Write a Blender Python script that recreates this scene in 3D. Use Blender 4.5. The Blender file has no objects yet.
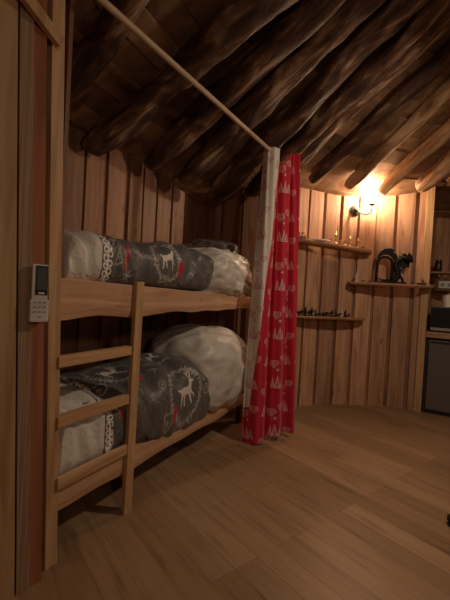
import bpy, bmesh, math, random
import numpy as np
from mathutils import Vector, Matrix, noise
random.seed(7); rng = np.random.RandomState(3)
col = bpy.context.scene.collection
PI = math.pi

# ------------------------------------------------------------ camera model
FPX = 360.0; EYE = 1.2
ROLL = math.atan(.055); PIT = math.atan(7/360)
Fv = Vector((0, math.cos(PIT), -math.sin(PIT))); Rv = Vector((1, 0, 0)); Uv = Vector((0, math.sin(PIT), math.cos(PIT)))
Xc = Rv*math.cos(ROLL) + Uv*math.sin(ROLL); Yc = -Rv*math.sin(ROLL) + Uv*math.cos(ROLL)
O = Vector((0, 0, EYE))
def ray(u, v): return Fv + Xc*((u-225)/FPX) - Yc*((v-300)/FPX)
def at_h(u, v, h):
    d = ray(u, v); return O + d*((h-EYE)/d.z)
def at_y(u, v, y):
    d = ray(u, v); return O + d*(y/d.y)
def at_line(u, v, A, B):
    n = Vector((-(B[1]-A[1]), B[0]-A[0])); d = ray(u, v)
    t = (Vector((A[0], A[1])).dot(n))/(Vector((d.x, d.y)).dot(n)); return O + d*t

# ------------------------------------------------------------ helpers
def setp(o, label=None, cat=None, group=None, kind=None):
    if label: o['label'] = label
    if cat: o['category'] = cat
    if group: o['group'] = group
    if kind: o['kind'] = kind
    return o
def empty(name, loc, label, cat, group=None, rz=0):
    o = bpy.data.objects.new(name, None); col.objects.link(o); o.empty_display_size = .05
    o.location = loc; o.rotation_euler = (0, 0, rz); return setp(o, label, cat, group)
class MB:
    def __init__(s): s.v = []; s.f = []
    def add(s, vs, fs):
        k = len(s.v); s.v += [tuple(p) for p in vs]; s.f += [tuple(i+k for i in f) for f in fs]; return s
    def box(s, c, size, M=None, bev=0):
        bm = bmesh.new(); bmesh.ops.create_cube(bm, size=1)
        for w in bm.verts: w.co = Vector((w.co.x*size[0], w.co.y*size[1], w.co.z*size[2]))
        if bev: bmesh.ops.bevel(bm, geom=bm.edges[:], offset=bev, segments=2, affect='EDGES', profile=.7)
        bm.verts.ensure_lookup_table()
        if M is None: M = Matrix.Identity(4)
        s.add([M @ w.co + Vector(c) for w in bm.verts], [[w.index for w in f.verts] for f in bm.faces]); bm.free(); return s
    def tube(s, pts, rad, n=12, cap=True):
        pts = [Vector(p) for p in pts]; m = len(pts)
        if not hasattr(rad, '__len__'): rad = [rad]*m
        vs = []; fs = []; up = None
        for i, p in enumerate(pts):
            t = (pts[min(i+1, m-1)] - pts[max(i-1, 0)]).normalized()
            if up is None:
                up = Vector((0, 0, 1)) if abs(t.z) < .9 else Vector((1, 0, 0))
            a = t.cross(up).normalized(); up = a.cross(t).normalized()
            for k in range(n):
                th = 2*PI*k/n; vs.append(p + (a*math.cos(th) + up*math.sin(th))*rad[i])
        for i in range(m-1):
            for k in range(n):
                fs.append((i*n+k, i*n+(k+1) % n, (i+1)*n+(k+1) % n, (i+1)*n+k))
        if cap: fs.append(tuple(range(n))[::-1]); fs.append(tuple((m-1)*n+k for k in range(n)))
        return s.add(vs, fs)
    def lathe(s, prof, c=(0, 0, 0), n=16, M=None, cap=True):
        vs = []; fs = []; m = len(prof)
        for r, z in prof:
            for k in range(n):
                th = 2*PI*k/n; p = Vector((r*math.cos(th), r*math.sin(th), z))
                if M: p = M @ p
                vs.append(p + Vector(c))
        for i in range(m-1):
            for k in range(n): fs.append((i*n+k, i*n+(k+1) % n, (i+1)*n+(k+1) % n, (i+1)*n+k))
        if cap: fs.append(tuple(range(n))[::-1]); fs.append(tuple((m-1)*n+k for k in range(n)))
        return s.add(vs, fs)
    def prism(s, poly, y0, y1, M=None, c=(0, 0, 0)):       # polygon in xz, thickness along y
        n = len(poly); vs = [Vector((x, y0, z)) for x, z in poly] + [Vector((x, y1, z)) for x, z in poly]
        if M: vs = [M @ p for p in vs]
        vs = [p + Vector(c) for p in vs]
        fs = [tuple(range(n)), tuple(range(2*n-1, n-1, -1))] + [(i, n+i, n+(i+1) % n, (i+1) % n) for i in range(n)]
        return s.add(vs, fs)
    def build(s, name, mat, parent=None, smooth=False, col_=None):
        me = bpy.data.meshes.new(name); me.from_pydata(s.v, [], s.f); me.update()
        bm = bmesh.new(); bm.from_mesh(me); bmesh.ops.recalc_face_normals(bm, faces=bm.faces); bm.to_mesh(me); bm.free()
        if smooth:
            me.polygons.foreach_set('use_smooth', [True]*len(me.polygons))
        me.materials.append(mat)
        if col_ is not None:
            a = me.color_attributes.new('Print', 'FLOAT_COLOR', 'POINT')
            a.data.foreach_set('color', np.hstack([col_, np.ones((len(col_), 1))]).astype(np.float32).ravel())
        o = bpy.data.objects.new(name, me); col.objects.link(o)
        if parent: o.parent = parent
        return o
def recenter(o):
    """move a top-level mesh's origin to its base centre"""
    me = o.data; n = len(me.vertices); a = np.zeros(n*3); me.vertices.foreach_get('co', a); a = a.reshape(-1, 3)
    c = (a.min(0)+a.max(0))/2; c[2] = a[:, 2].min(); a -= c; me.vertices.foreach_set('co', a.ravel()); me.update(); o.location = c; return o

# ------------------------------------------------------------ materials
def nodes(name):
    m = bpy.data.materials.new(name); m.use_nodes = True; nt = m.node_tree; return m, nt, nt.nodes['Principled BSDF']
def ramp(nt, stops):
    r = nt.nodes.new('ShaderNodeValToRGB'); e = r.color_ramp.elements
    e[0].position, e[0].color = stops[0][0], (*stops[0][1], 1); e[1].position, e[1].color = stops[-1][0], (*stops[-1][1], 1)
    for p, c in stops[1:-1]: x = e.new(p); x.color = (*c, 1)
    return r
def mixc(nt, typ, fac, a, b):
    m = nt.nodes.new('ShaderNodeMix'); m.data_type = 'RGBA'; m.blend_type = typ
    for i, v in ((0, fac), (6, a), (7, b)):
        if hasattr(v, 'is_output') or isinstance(v, bpy.types.NodeSocket): nt.links.new(v, m.inputs[i])
        elif v is not None: m.inputs[i].default_value = v if i == 0 else (*v, 1)
    return m.outputs[2]
def wood(name, c_lo, c_hi, grain=(14, 14, 1.1), rough=.6, var=.35, knots=True, bump=.15, spec=.3):
    m, nt, b = nodes(name); N = nt.nodes.new; L = nt.links.new
    tc = N('ShaderNodeTexCoord'); geo = N('ShaderNodeNewGeometry')
    off = N('ShaderNodeVectorMath'); off.operation = 'MULTIPLY_ADD'
    cmb = N('ShaderNodeCombineXYZ')
    for i in range(3): L(geo.outputs['Random Per Island'], cmb.inputs[i])
    L(cmb.outputs[0], off.inputs[0]); off.inputs[1].default_value = (7, 5, 9); L(tc.outputs['Object'], off.inputs[2])
    mp = N('ShaderNodeMapping'); mp.inputs['Scale'].default_value = grain; L(off.outputs[0], mp.inputs[0])
    n1 = N('ShaderNodeTexNoise'); n1.inputs['Scale'].default_value = 1.6; n1.inputs['Detail'].default_value = 6; n1.inputs['Distortion'].default_value = .8; L(mp.outputs[0], n1.inputs['Vector'])
    r1 = ramp(nt, [(.3, c_lo), (.62, c_hi)]); L(n1.outputs['Fac'], r1.inputs[0])
    colr = r1.outputs[0]
    if knots:
        mk = N('ShaderNodeMapping'); g = grain; mx = max(g)
        mk.inputs['Scale'].default_value = tuple(5.5 if x == mx else 2.2 for x in g); L(off.outputs[0], mk.inputs[0])
        vo = N('ShaderNodeTexVoronoi'); vo.inputs['Scale'].default_value = 1.0; L(mk.outputs[0], vo.inputs['Vector'])
        rk = ramp(nt, [(.03, (.28, .2, .16)), (.1, (1, 1, 1))]); L(vo.outputs['Distance'], rk.inputs[0])
        colr = mixc(nt, 'MULTIPLY', .75, colr, rk.outputs[0])
    rv = N('ShaderNodeMapRange'); rv.inputs['To Min'].default_value = 1-var; rv.inputs['To Max'].default_value = 1+var*.4
    L(geo.outputs['Random Per Island'], rv.inputs['Value'])
    hs = N('ShaderNodeHueSaturation'); L(colr, hs.inputs['Color']); L(rv.outputs[0], hs.inputs['Value'])
    L(hs.outputs[0], b.inputs['Base Color']); b.inputs['Roughness'].default_value = rough; b.inputs['Specular IOR Level'].default_value = spec
    bp = N('ShaderNodeBump'); bp.inputs['Strength'].default_value = bump; bp.inputs['Distance'].default_value = .01; L(n1.outputs['Fac'], bp.inputs['Height']); L(bp.outputs[0], b.inputs['Normal'])
    return m
def plain(name, c, rough=.5, metal=0, bumpscale=0, bump=.2, spec=.5):
    m, nt, b = nodes(name); b.inputs['Roughness'].default_value = rough; b.inputs['Metallic'].default_value = metal; b.inputs['Specular IOR Level'].default_value = spec
    tc = nt.nodes.new('ShaderNodeTexCoord'); n = nt.nodes.new('ShaderNodeTexNoise'); n.inputs['Scale'].default_value = bumpscale or 12; nt.links.new(tc.outputs['Object'], n.inputs['Vector'])
    r = ramp(nt, [(.3, tuple(x*.82 for x in c)), (.7, c)]); nt.links.new(n.outputs['Fac'], r.inputs[0]); nt.links.new(r.outputs[0], b.inputs['Base Color'])
    if bumpscale:
        bp = nt.nodes.new('ShaderNodeBump'); bp.inputs['Strength'].default_value = bump; bp.inputs['Distance'].default_value = .004; nt.links.new(n.outputs['Fac'], bp.inputs['Height']); nt.links.new(bp.outputs[0], b.inputs['Normal'])
    return m
def printed(name, rough=.6, sheen=0, wrinkle=0, spec=.4):
    m, nt, b = nodes(name); a = nt.nodes.new('ShaderNodeAttribute'); a.attribute_name = 'Print'
    nt.links.new(a.outputs['Color'], b.inputs['Base Color']); b.inputs['Roughness'].default_value = rough; b.inputs['Sheen Weight'].default_value = sheen; b.inputs['Specular IOR Level'].default_value = spec
    tc = nt.nodes.new('ShaderNodeTexCoord'); n = nt.nodes.new('ShaderNodeTexNoise'); n.inputs['Scale'].default_value = wrinkle or 30; n.inputs['Detail'].default_value = 5; n.inputs['Distortion'].default_value = 1.5
    nt.links.new(tc.outputs['Object'], n.inputs['Vector']); bp = nt.nodes.new('ShaderNodeBump'); bp.inputs['Strength'].default_value = .5; bp.inputs['Distance'].default_value = .012
    nt.links.new(n.outputs['Fac'], bp.inputs['Height']); nt.links.new(bp.outputs[0], b.inputs['Normal'])
    return m
M = {}
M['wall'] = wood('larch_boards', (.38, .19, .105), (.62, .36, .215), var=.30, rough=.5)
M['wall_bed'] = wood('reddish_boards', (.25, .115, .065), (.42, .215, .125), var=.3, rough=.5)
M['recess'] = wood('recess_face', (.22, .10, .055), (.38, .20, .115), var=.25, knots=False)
M['wall_red'] = wood('red_larch', (.27, .095, .045), (.42, .17, .08), var=.2)
M['wall_in'] = wood('recess_boards', (.13, .055, .026), (.24, .11, .055), var=.25, knots=False)
M['rail'] = wood('rail_pine', (.46, .245, .13), (.66, .41, .24), grain=(1.1, 14, 14), var=.1)
M['stile'] = wood('stile_pine', (.38, .21, .10), (.58, .37, .19), var=.12, knots=True)
M['rung'] = wood('rung_pine', (.42, .23, .11), (.62, .39, .2), grain=(1.3, 18, 18), var=.12, knots=False)
M['greybeam'] = wood('weathered_board', (.25, .16, .10), (.42, .28, .17), grain=(60, 60, 1.0), var=.1, knots=False, bump=.4)
M['roof'] = wood('roof_planks', (.20, .10, .05), (.40, .23, .12), grain=(4, 4, 4), var=.5, knots=False)
M['shelf'] = wood('shelf_wood', (.30, .14, .065), (.48, .26, .13), grain=(1.5, 14, 14), var=.1, knots=False)
M['pole'] = plain('pole_wood', (.62, .44, .28), .45)
def bark(name, stops, bump=.7):
    m, nt, b = nodes(name); N = nt.nodes.new; L = nt.links.new
    tc = N('ShaderNodeTexCoord'); mp = N('ShaderNodeMapping'); mp.inputs['Scale'].default_value = (2.0, 8, 8); L(tc.outputs['Object'], mp.inputs[0])
    oi = N('ShaderNodeObjectInfo'); ad = N('ShaderNodeVectorMath'); ad.operation = 'ADD'; L(mp.outputs[0], ad.inputs[0]); ml = N('ShaderNodeMath'); ml.operation = 'MULTIPLY'; ml.inputs[1].default_value = 40; L(oi.outputs['Random'], ml.inputs[0]); L(ml.outputs[0], ad.inputs[1])
    n = N('ShaderNodeTexNoise'); n.inputs['Scale'].default_value = 1.3; n.inputs['Detail'].default_value = 9; n.inputs['Roughness'].default_value = .62; n.inputs['Distortion'].default_value = .5; L(ad.outputs[0], n.inputs['Vector'])
    r = ramp(nt, stops); L(n.outputs['Fac'], r.inputs[0]); L(r.outputs[0], b.inputs['Base Color'])
    b.inputs['Roughness'].default_value = .55; bp = N('ShaderNodeBump'); bp.inputs['Strength'].default_value = bump; bp.inputs['Distance'].default_value = .02; L(n.outputs['Fac'], bp.inputs['Height']); L(bp.outputs[0], b.inputs['Normal'])
    return m
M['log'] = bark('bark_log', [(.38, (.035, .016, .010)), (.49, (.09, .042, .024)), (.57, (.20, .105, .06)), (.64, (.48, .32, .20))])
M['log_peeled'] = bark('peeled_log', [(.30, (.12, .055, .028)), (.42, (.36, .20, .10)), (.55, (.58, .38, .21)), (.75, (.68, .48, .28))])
def floor_mat():
    m, nt, b = nodes('floor_planks'); N = nt.nodes.new; L = nt.links.new
    tc = N('ShaderNodeTexCoord'); mp = N('ShaderNodeMapping'); mp.inputs['Rotation'].default_value = (0, 0, math.radians(52)); L(tc.outputs['Object'], mp.inputs[0])
    br = N('ShaderNodeTexBrick'); br.inputs['Scale'].default_value = 1; br.inputs['Brick Width'].default_value = 1.15; br.inputs['Row Height'].default_value = .13
    br.inputs['Mortar Size'].default_value = .0012; br.inputs['Color1'].default_value = (.27, .165, .085, 1); br.inputs['Color2'].default_value = (.41, .265, .15, 1); br.inputs['Mortar'].default_value = (.17, .09, .045, 1)
    br.offset_frequency = 3; br.offset = .37; L(mp.outputs[0], br.inputs['Vector'])
    m2 = N('ShaderNodeMapping'); m2.inputs['Scale'].default_value = (1.6, 16, 1); L(mp.outputs[0], m2.inputs[0])
    n = N('ShaderNodeTexNoise'); n.inputs['Scale'].default_value = 1.7; n.inputs['Detail'].default_value = 7; L(m2.outputs[0], n.inputs['Vector'])
    r = ramp(nt, [(.26, (.42, .34, .28)), (.42, (.86, .83, .8)), (.7, (1.05, 1.03, 1))]); L(n.outputs['Fac'], r.inputs[0])
    c = mixc(nt, 'MULTIPLY', .8, br.outputs['Color'], r.outputs[0]); L(c, b.inputs['Base Color']); b.inputs['Roughness'].default_value = .42; b.inputs['Specular IOR Level'].default_value = .4
    return m
M['floor'] = floor_mat()
M['black'] = plain('black_resin', (.012, .011, .010), .6, spec=.25)
M['darkmetal'] = plain('pewter', (.10, .095, .085), .4, .7)
M['brass'] = plain('old_brass', (.75, .48, .2), .35, .8)
M['iron'] = plain('wrought_iron', (.16, .15, .14), .4, .8)
M['white'] = plain('white_plastic', (.70, .68, .64), .4)
M['cream'] = plain('cream_ceramic', (.75, .68, .58), .4)
M['lcd'] = plain('lcd_glass', (.10, .12, .11), .2)
M['dark'] = plain('dark_plastic', (.03, .027, .025), .35)
M['button'] = plain('grey_button', (.33, .32, .31), .5)
M['fridge'] = plain('grey_steel', (.19, .175, .16), .38, .5, 90, .08)
M['red'] = plain('red_ribbon', (.45, .015, .03), .6)
M['mattress'] = plain('mattress_ticking', (.45, .43, .40), .9)
M['slipper'] = plain('dark_felt', (.03, .022, .02), .9)
M['counter'] = wood('counter_wood', (.34, .19, .10), (.5, .3, .17), grain=(2, 14, 14), var=.1, knots=False)
mb_, nt_, b_ = nodes('glowing_bulb'); b_.inputs['Base Color'].default_value = (1, .8, .55, 1); b_.inputs['Emission Color'].default_value = (1, .71, .46, 1); b_.inputs['Emission Strength'].default_value = 950; M['bulb'] = mb_
M['curtain'] = printed('printed_cotton', .75, .2, 60)
M['duvet'] = printed('printed_satin', .42, .1, 22, .5)
M['lining'] = plain('beige_satin', (.66, .61, .54), .42, 0, 14, .5)

# ------------------------------------------------------------ plan of the hut
P0 = at_h(57, 560, 0); E0 = at_h(246, 403, .2)
P0 = Vector((P0.x, P0.y, 0)); E0 = Vector((E0.x, E0.y, 0))
bd = (E0-P0).normalized(); bn = Vector((-bd.y, bd.x, 0)); BL = (E0-P0).length; BA = math.atan2(bd.y, bd.x)
_ap = ray(1480, -1060); CY = .76; CX = _ap.x/_ap.y*CY; CZ = EYE + _ap.z/_ap.y*CY; CK = .462
def cone(x, y): return CZ - CK*math.hypot(x-CX, y-CY)
def cone_hit(u, v, off):
    d = ray(u, v); lo, hi = .1, 9
    f = lambda t: (O+d*t).z + off - cone((O+d*t).x, (O+d*t).y)
    t = lo
    while t < hi and f(t) < 0: t += .01
    return O + d*t
BW = .76
back0 = P0 + bn*BW - bd*.25; back1 = P0 + bn*BW + bd*(BL+.33)
wallpts_left = [back0, back1, Vector((.31, 3.78, 0))]
fl = [at_h(u, v, 0) for u, v in ((290, 406.7), (307, 405), (325.6, 403.9), (343, 403.8), (361, 404.6), (379, 405.8), (397, 407.5), (419, 411))]
wallpts_back = [Vector((.31, 3.78, 0)), Vector((.58, 3.80, 0))] + [Vector((p.x, p.y, 0)) for p in fl]
colend = wallpts_back[-1]
nook = [colend + Vector((-.015, .02, 0)), colend + Vector((.20, .44, 0))]
for a in range(78, -90, -12): nook.append(Vector((CX+3.75*math.cos(math.radians(a)), CY+3.75*math.sin(math.radians(a)), 0)))
front = [nook[-1]]
for a in range(-102, -180, -12): front.append(Vector((CX+3.7*math.cos(math.radians(a)), CY+3.7*math.sin(math.radians(a)), 0)))

def resample(pts):
    seg = []; s = 0
    for a, b in zip(pts, pts[1:]): seg.append((s, a, b)); s += (b-a).length
    def f(t):
        for s0, a, b in seg:
            l = (b-a).length
            if t <= s0+l+1e-6: return a + (b-a)*((t-s0)/l)
        return pts[-1].copy()
    return f, s
def board_wall(name, pts, kind_side=1, w=(.13, .175), gap=(.045, .075), matA=None, lean=0):
    """over-and-under boards: outer boards proud of a recessed layer; inner side = side of cone centre"""
    f, S = resample(pts); mb = MB(); mi = MB(); t = 0
    def slab(mbx, t0, t1, d0, d1, top=.03):
        a, b = f(t0), f(t1)
        if (b-a).length < 1e-3: return
        tg = (b-a).normalized(); n = Vector((-tg.y, tg.x, 0))
        mid = (a+b)/2
        if n.dot(Vector((CX, CY, 0))-mid) < 0: n = -n
        q = [a+n*d0, b+n*d0, b+n*d1, a+n*d1]; h = [cone(p.x, p.y)+top for p in q]
        bev = .004
        vs = [(p.x, p.y, 0) for p in q] + [(p.x, p.y, hh) for p, hh in zip(q, h)]
        mbx.add(vs, [(0, 1, 2, 3), (7, 6, 5, 4), (0, 4, 5, 1), (1, 5, 6, 2), (2, 6, 7, 3), (3, 7, 4, 0)])
    while t < S-.01:
        ww = random.uniform(*w); t1 = min(t+ww, S); slab(mb, t, t1, -.012, .012+random.uniform(0, .006)); t = t1 + random.uniform(*gap)
    t = 0
    while t < S:
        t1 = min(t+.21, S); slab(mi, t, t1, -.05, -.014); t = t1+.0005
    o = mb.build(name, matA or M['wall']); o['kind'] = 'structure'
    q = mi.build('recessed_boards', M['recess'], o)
    return o
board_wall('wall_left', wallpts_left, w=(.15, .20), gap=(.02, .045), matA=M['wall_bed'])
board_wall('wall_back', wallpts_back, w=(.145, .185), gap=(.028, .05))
board_wall('wall_right', nook)
board_wall('wall_front', front + [Vector((-1.12, 1.22, 0))])
# end-of-bed upright beside the curtain, trim board at the nook corner
mb = MB(); c = at_h(256, 410, 0); c = E0 + bd*.16 + bn*.0
mb.box((c.x, c.y, cone(c.x, c.y)/2), (.10, .03, cone(c.x, c.y)), Matrix.Rotation(.45, 4, 'Z'), .003)
o = mb.build('trim_1', M['wall_in']); o['kind'] = 'structure'
mb = MB(); tg = (wallpts_back[-1]-wallpts_back[-2]).normalized(); c = colend - tg*.03 + Vector((-.007, -.030, 0)); h = cone(c.x, c.y)
mb.box((c.x, c.y, h/2), (.075, .028, h), Matrix.Rotation(math.atan2(tg.y, tg.x), 4, 'Z'), .003)
o = mb.build('trim_2', M['stile']); o['kind'] = 'structure'

# floor
mb = MB(); n = 48; vs = [(CX+5*math.cos(2*PI*k/n), CY+5*math.sin(2*PI*k/n), 0) for k in range(n)]
mb.add(vs + [(x, y, -.06) for x, y, z in vs], [tuple(range(n)), tuple(range(2*n-1, n-1, -1))] + [(k, n+k, n+(k+1) % n, (k+1) % n) for k in range(n)])
o = mb.build('floor', M['floor']); o['kind'] = 'structure'

# roof planking: rings of straight boards between the bays
mb = MB(); nb = 30; ring = .15; r = .0; i = 0
while r < 4.9:
    for k in range(nb):
        a0, a1 = 2*PI*(k+.5)/nb, 2*PI*(k+1.5)/nb; j = random.uniform(-.008, .008); r0, r1 = r, r+ring-.004
        q = []
        for rr, dz in ((r0, 0), (r1, .0)):
            for a in (a0, a1): q.append(Vector((CX+rr*math.cos(a), CY+rr*math.sin(a), CZ-CK*rr+j+dz)))
        q = [q[0], q[1], q[3], q[2]]; t = Vector((0, 0, .025))
        mb.add(q + [p+t for p in q], [(0, 1, 2, 3), (7, 6, 5, 4), (0, 4, 5, 1), (1, 5, 6, 2), (2, 6, 7, 3), (3, 7, 4, 0)])
    r += ring; i += 1
o = mb.build('ceiling', M['roof']); o['kind'] = 'structure'
mb = MB(); mb.lathe([(5.05, CZ-CK*5.05+.06), (.02, CZ+.06), (.02, CZ+.1), (5.05, CZ-CK*5.05+.1)], (CX, CY, 0), 60, cap=False); mb.build('roof_covering', M['wall_in'], o)

# ------------------------------------------------------------ log rafters
rafters = [  # pixel near the foot, radius, label
 ((92, 143), .10, 'rough log rafter nearest the partition, its rounded end above the foot of the top bunk'),
 ((152, 162), .09, 'second log rafter from the left, ending above the middle of the upper bunk'),
 ((186, 176), .095, 'dark log rafter with knobbly end, third from left above the upper bunk'),
 ((216, 194), .095, 'log rafter whose low end is left of the curtain, above the bunk pillow'),
 ((252, 190), .09, 'log rafter meeting the wall directly behind the top of the curtain'),
 ((288, 168), .085, 'dark log rafter just right of the curtain top'),
 ((315, 178), .07, 'shadowed log rafter ending on the wall halfway between curtain and lamp'),
 ((350, 184), .068, 'log rafter with brown lower edge, ending above the wall lamp base'),
 ((383, 190), .072, 'brightly lit peeled log rafter ending just right of the lamp bulb'),
 ((423, 186), .095, 'short looking peeled log rafter at the right, above the trim board'),
 ((62, 92), .07, 'faint greyish log rafter at upper left behind the post')]
slopes = [.80, .95, 1.0, 1.0, 1.0, .98, .93, .97, .90, .88, 1.35]
for i, ((u, v), R, lab) in enumerate(rafters):
    P = cone_hit(u, v, R+.028)
    ct_ = 1/math.hypot(1, slopes[i]); Q = cone_hit(u+380*ct_, v-380*slopes[i]*ct_, R+.028)
    A = Vector((CX, CY, 0)); h = Vector((P.x-CX, P.y-CY, 0)); D = h.length; hd = h/D
    r0, r1 = D+.06, .28
    sl = math.sqrt(1+CK*CK); n = 150; pts = []; rad = []
    off = (R+.028)
    vs = []; fs = []; K = 24; Ltot = (Q-P).length+.02
    for j in range(n):
        s = j/(n-1); x = s*Ltot
        e = 1.0
        if x < .22: e = .72+.28*(x/.22)
        if x < .05: e *= math.sqrt(max(0.02, 1-((.05-x)/.05)**2))
        wob = noise.noise(Vector((x*1.3, i*7.1, 0)))*.018; wob2 = noise.noise(Vector((x*1.1, i*3.3, 9)))*.008
        for k in range(K):
            th = 2*PI*k/K; nn = noise.noise(Vector((x*2.2, math.cos(th)*.9+i*5, math.sin(th)*.9)))*.38 + noise.noise(Vector((x*7, math.cos(th)*3+i*5, math.sin(th)*3)))*.16
            rr = R*e*(1+nn)*(1-.12*s)
            vs.append((x, math.cos(th)*rr + wob, math.sin(th)*rr*.96 + wob2))
    for j in range(n-1):
        for k in range(K): fs.append((j*K+k, j*K+(k+1) % K, (j+1)*K+(k+1) % K, (j+1)*K+k))
    fs.append(tuple(range(K))[::-1]); fs.append(tuple((n-1)*K+k for k in range(K)))
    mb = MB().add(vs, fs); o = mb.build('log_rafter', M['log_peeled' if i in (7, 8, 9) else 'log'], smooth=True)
    ax = (Q-P).normalized(); st = P - ax*.06; ay = Vector((0, 0, 1)).cross(ax).normalized(); az = ax.cross(ay)
    o.matrix_world = Matrix(((ax.x, ay.x, az.x, st.x), (ax.y, ay.y, az.y, st.y), (ax.z, ay.z, az.z, st.z), (0, 0, 0, 1)))
    setp(o, lab, 'rafter', 'peeled log rafters')

# ------------------------------------------------------------ left partition
pa = Vector((-.700, 1.405, 0)); pdv = Vector((-.72, -.69, 0)).normalized(); pnv = Vector((pdv.y, -pdv.x, 0))
if pnv.dot(-pa) < 0: pnv = -pnv
def pslab(mb, s0, s1, d0, d1, lean=.085):
    q = [pa+pdv*s0+pnv*d0, pa+pdv*s1+pnv*d0, pa+pdv*s1+pnv*d1, pa+pdv*s0+pnv*d1]; ln = pdv*lean
    vs = [(p.x, p.y, 0) for p in q]; 
    for p in q:
        t = p+ln*1.0; vs.append((t.x, t.y, cone(t.x, t.y)+.05))
    mb.add(vs, [(0, 1, 2, 3), (7, 6, 5, 4), (0, 4, 5, 1), (1, 5, 6, 2), (2, 6, 7, 3), (3, 7, 4, 0)])
def s_at(u):
    p = at_line(u, 590, pa, pa+pdv); return (Vector((p.x, p.y, 0))-pa).dot(pdv)
sC0, sC1, sB1, sG = s_at(41), s_at(28), s_at(15.5), s_at(13)
mb = MB(); pslab(mb, sC0, sC1, -.02, .0); wp = mb.build('wall_partition', M['wall_red']); wp['kind'] = 'structure'
mb = MB(); pslab(mb, sC1, sB1, -.02, .014); mb.build('corner_board', M['greybeam'], wp)
mb = MB(); pslab(mb, sG, sG+.19, -.02, .02); pslab(mb, sG+.196, sG+.40, -.02, .02); mb.build('wide_board', M['stile'], wp)
mb = MB(); pslab(mb, sC0-.005, sG+.42, -.05, -.022); mb.build('backing_board', M['wall_in'], wp)
# alcove end behind the post, closing the foot of the bunk
mb = MB(); q0 = P0 - bd*.035 + bn*.02; q1 = P0 - bd*.035 + bn*(BW)
tg = (q1-q0).normalized(); k = 0; t = 0
while t < (q1-q0).length-.01:
    w = .15; a = q0+tg*t; b = q0+tg*min(t+w-.004, (q1-q0).length-.012); z1 = min(cone(a.x, a.y), cone(b.x, b.y))+.02
    c = (a+b)/2; mb.box((c.x, c.y, z1/2), ((b-a).length, .02, z1), Matrix.Rotation(math.atan2(tg.y, tg.x), 4, 'Z')); t += w
o = mb.build('wall_alcove', M['wall_in']); o['kind'] = 'structure'

# ------------------------------------------------------------ bunk bed (local frame: x along, y to the wall, z up)
bed = empty('bunk_bed', (P0.x, P0.y, 0), 'rustic wooden bunk bed with live-edge side rails and a three-rung ladder', 'bunk bed', rz=BA)
def live_rail(name, x0, x1, y0, y1, zb, zt, parent, mat, seed=0):
    n = 70; vs = []; fs = []
    for i in range(n):
        s = i/(n-1); x = x0+(x1-x0)*s; b = zb(s)+noise.noise(Vector((x*3.2, seed, 0)))*.022; t = zt(s)+noise.noise(Vector((x*2, seed, 5)))*.004
        vs += [(x, y0+.012, b), (x, y0+.002, b+.035), (x, y0, t-.004), (x, y0+.004, t), (x, y1, t), (x, y1, b+.01)]
    for i in range(n-1):
        for k in range(6): fs.append((i*6+k, i*6+(k+1) % 6, (i+1)*6+(k+1) % 6, (i+1)*6+k))
    fs += [tuple(range(6))[::-1], tuple((n-1)*6+k for k in range(6))]
    return MB().add(vs, fs).build(name, mat, parent)
live_rail('upper_rail', -.062, BL+.02, 0, .045, lambda s: 1.045+.032*s, lambda s: 1.226-.052*s, bed, M['rail'], 1)
live_rail('lower_rail', -.03, BL+.02, 0, .045, lambda s: .212-.012*s, lambda s: .33-.05*s, bed, M['rail'], 4)
# front post reaching the roof
def sheared_post(x0, x1, y0, y1, ztop, dx):
    vs = [(x0, y0, 0), (x1, y0, 0), (x1, y1, 0), (x0, y1, 0)]; vs += [(x+dx, y, ztop) for x, y, z in vs]
    return MB().add(vs, [(3, 2, 1, 0), (4, 5, 6, 7), (0, 1, 5, 4), (1, 2, 6, 5), (2, 3, 7, 6), (3, 0, 4, 7)])
o = sheared_post(-.064, -.008, -.010, .030, 2.75, -.098).build('post', M['stile'], bed)
sheared_post(BL-.0, BL+.05, .05, .10, 1.2, 0).build('post', M['wall_in'], bed)
sheared_post(-.005, .04, BW-.06, BW-.014, 1.2, 0).build('post', M['wall_in'], bed)
sheared_post(BL-.0, BL+.05, BW-.06, BW-.014, 1.2, 0).build('post', M['wall_in'], bed)
for z in (.235, 1.075):
    mb = MB()
    for k in range(9):
        x = .06 + k*(BL-.12)/8; mb.box((x, BW/2, z), (.12, BW-.10, .018))
    mb.build('slat_base', M['wall_in'], bed)
    MB().box((BL/2, BW-.03, z-.03), (BL, .03, .06)).build('back_rail', M['wall_in'], bed)
lad = MB().box((0, 0, 0), (.001, .001, .001))
sx = (at_line(130, 400, P0, E0)); sx = (Vector((sx.x, sx.y, 0))-P0).dot(bd)
ladder = sheared_post(sx-.028, sx+.028, -.024, -.001, 1.235, .012).build('ladder', M['stile'], bed)
for z in (.873, .617, .352):
    x0_ = -.02-.0356*z
    MB().box(((sx-.029+x0_)/2, -.001 if z > .4 else -.013, z), (sx-.029-x0_, .04 if z > .4 else .022, .046 if z > .4 else .05), None, .003).build('rung', M['rung'], ladder)
# diagonal brace from post to the ceiling above the partition
_o = P0 - bn*.040; p1 = at_line(61, 43, _o, _o+bd); p0 = at_line(22, -8, _o, _o+bd)
inv = (Matrix.Translation((P0.x, P0.y, 0)) @ Matrix.Rotation(BA, 4, 'Z')).inverted()
a, b = inv @ p0, inv @ p1; a.y = -.040; b.y = -.036
d = (b-a); a = a-d*.4; d = b-a; ln = d.length; rot = Vector((1, 0, 0)).rotation_difference(d.normalized()).to_matrix().to_4x4()
MB().box((a+b)/2, (ln, .024, .045), rot, .002).build('diagonal_brace', M['stile'], bed)

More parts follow.
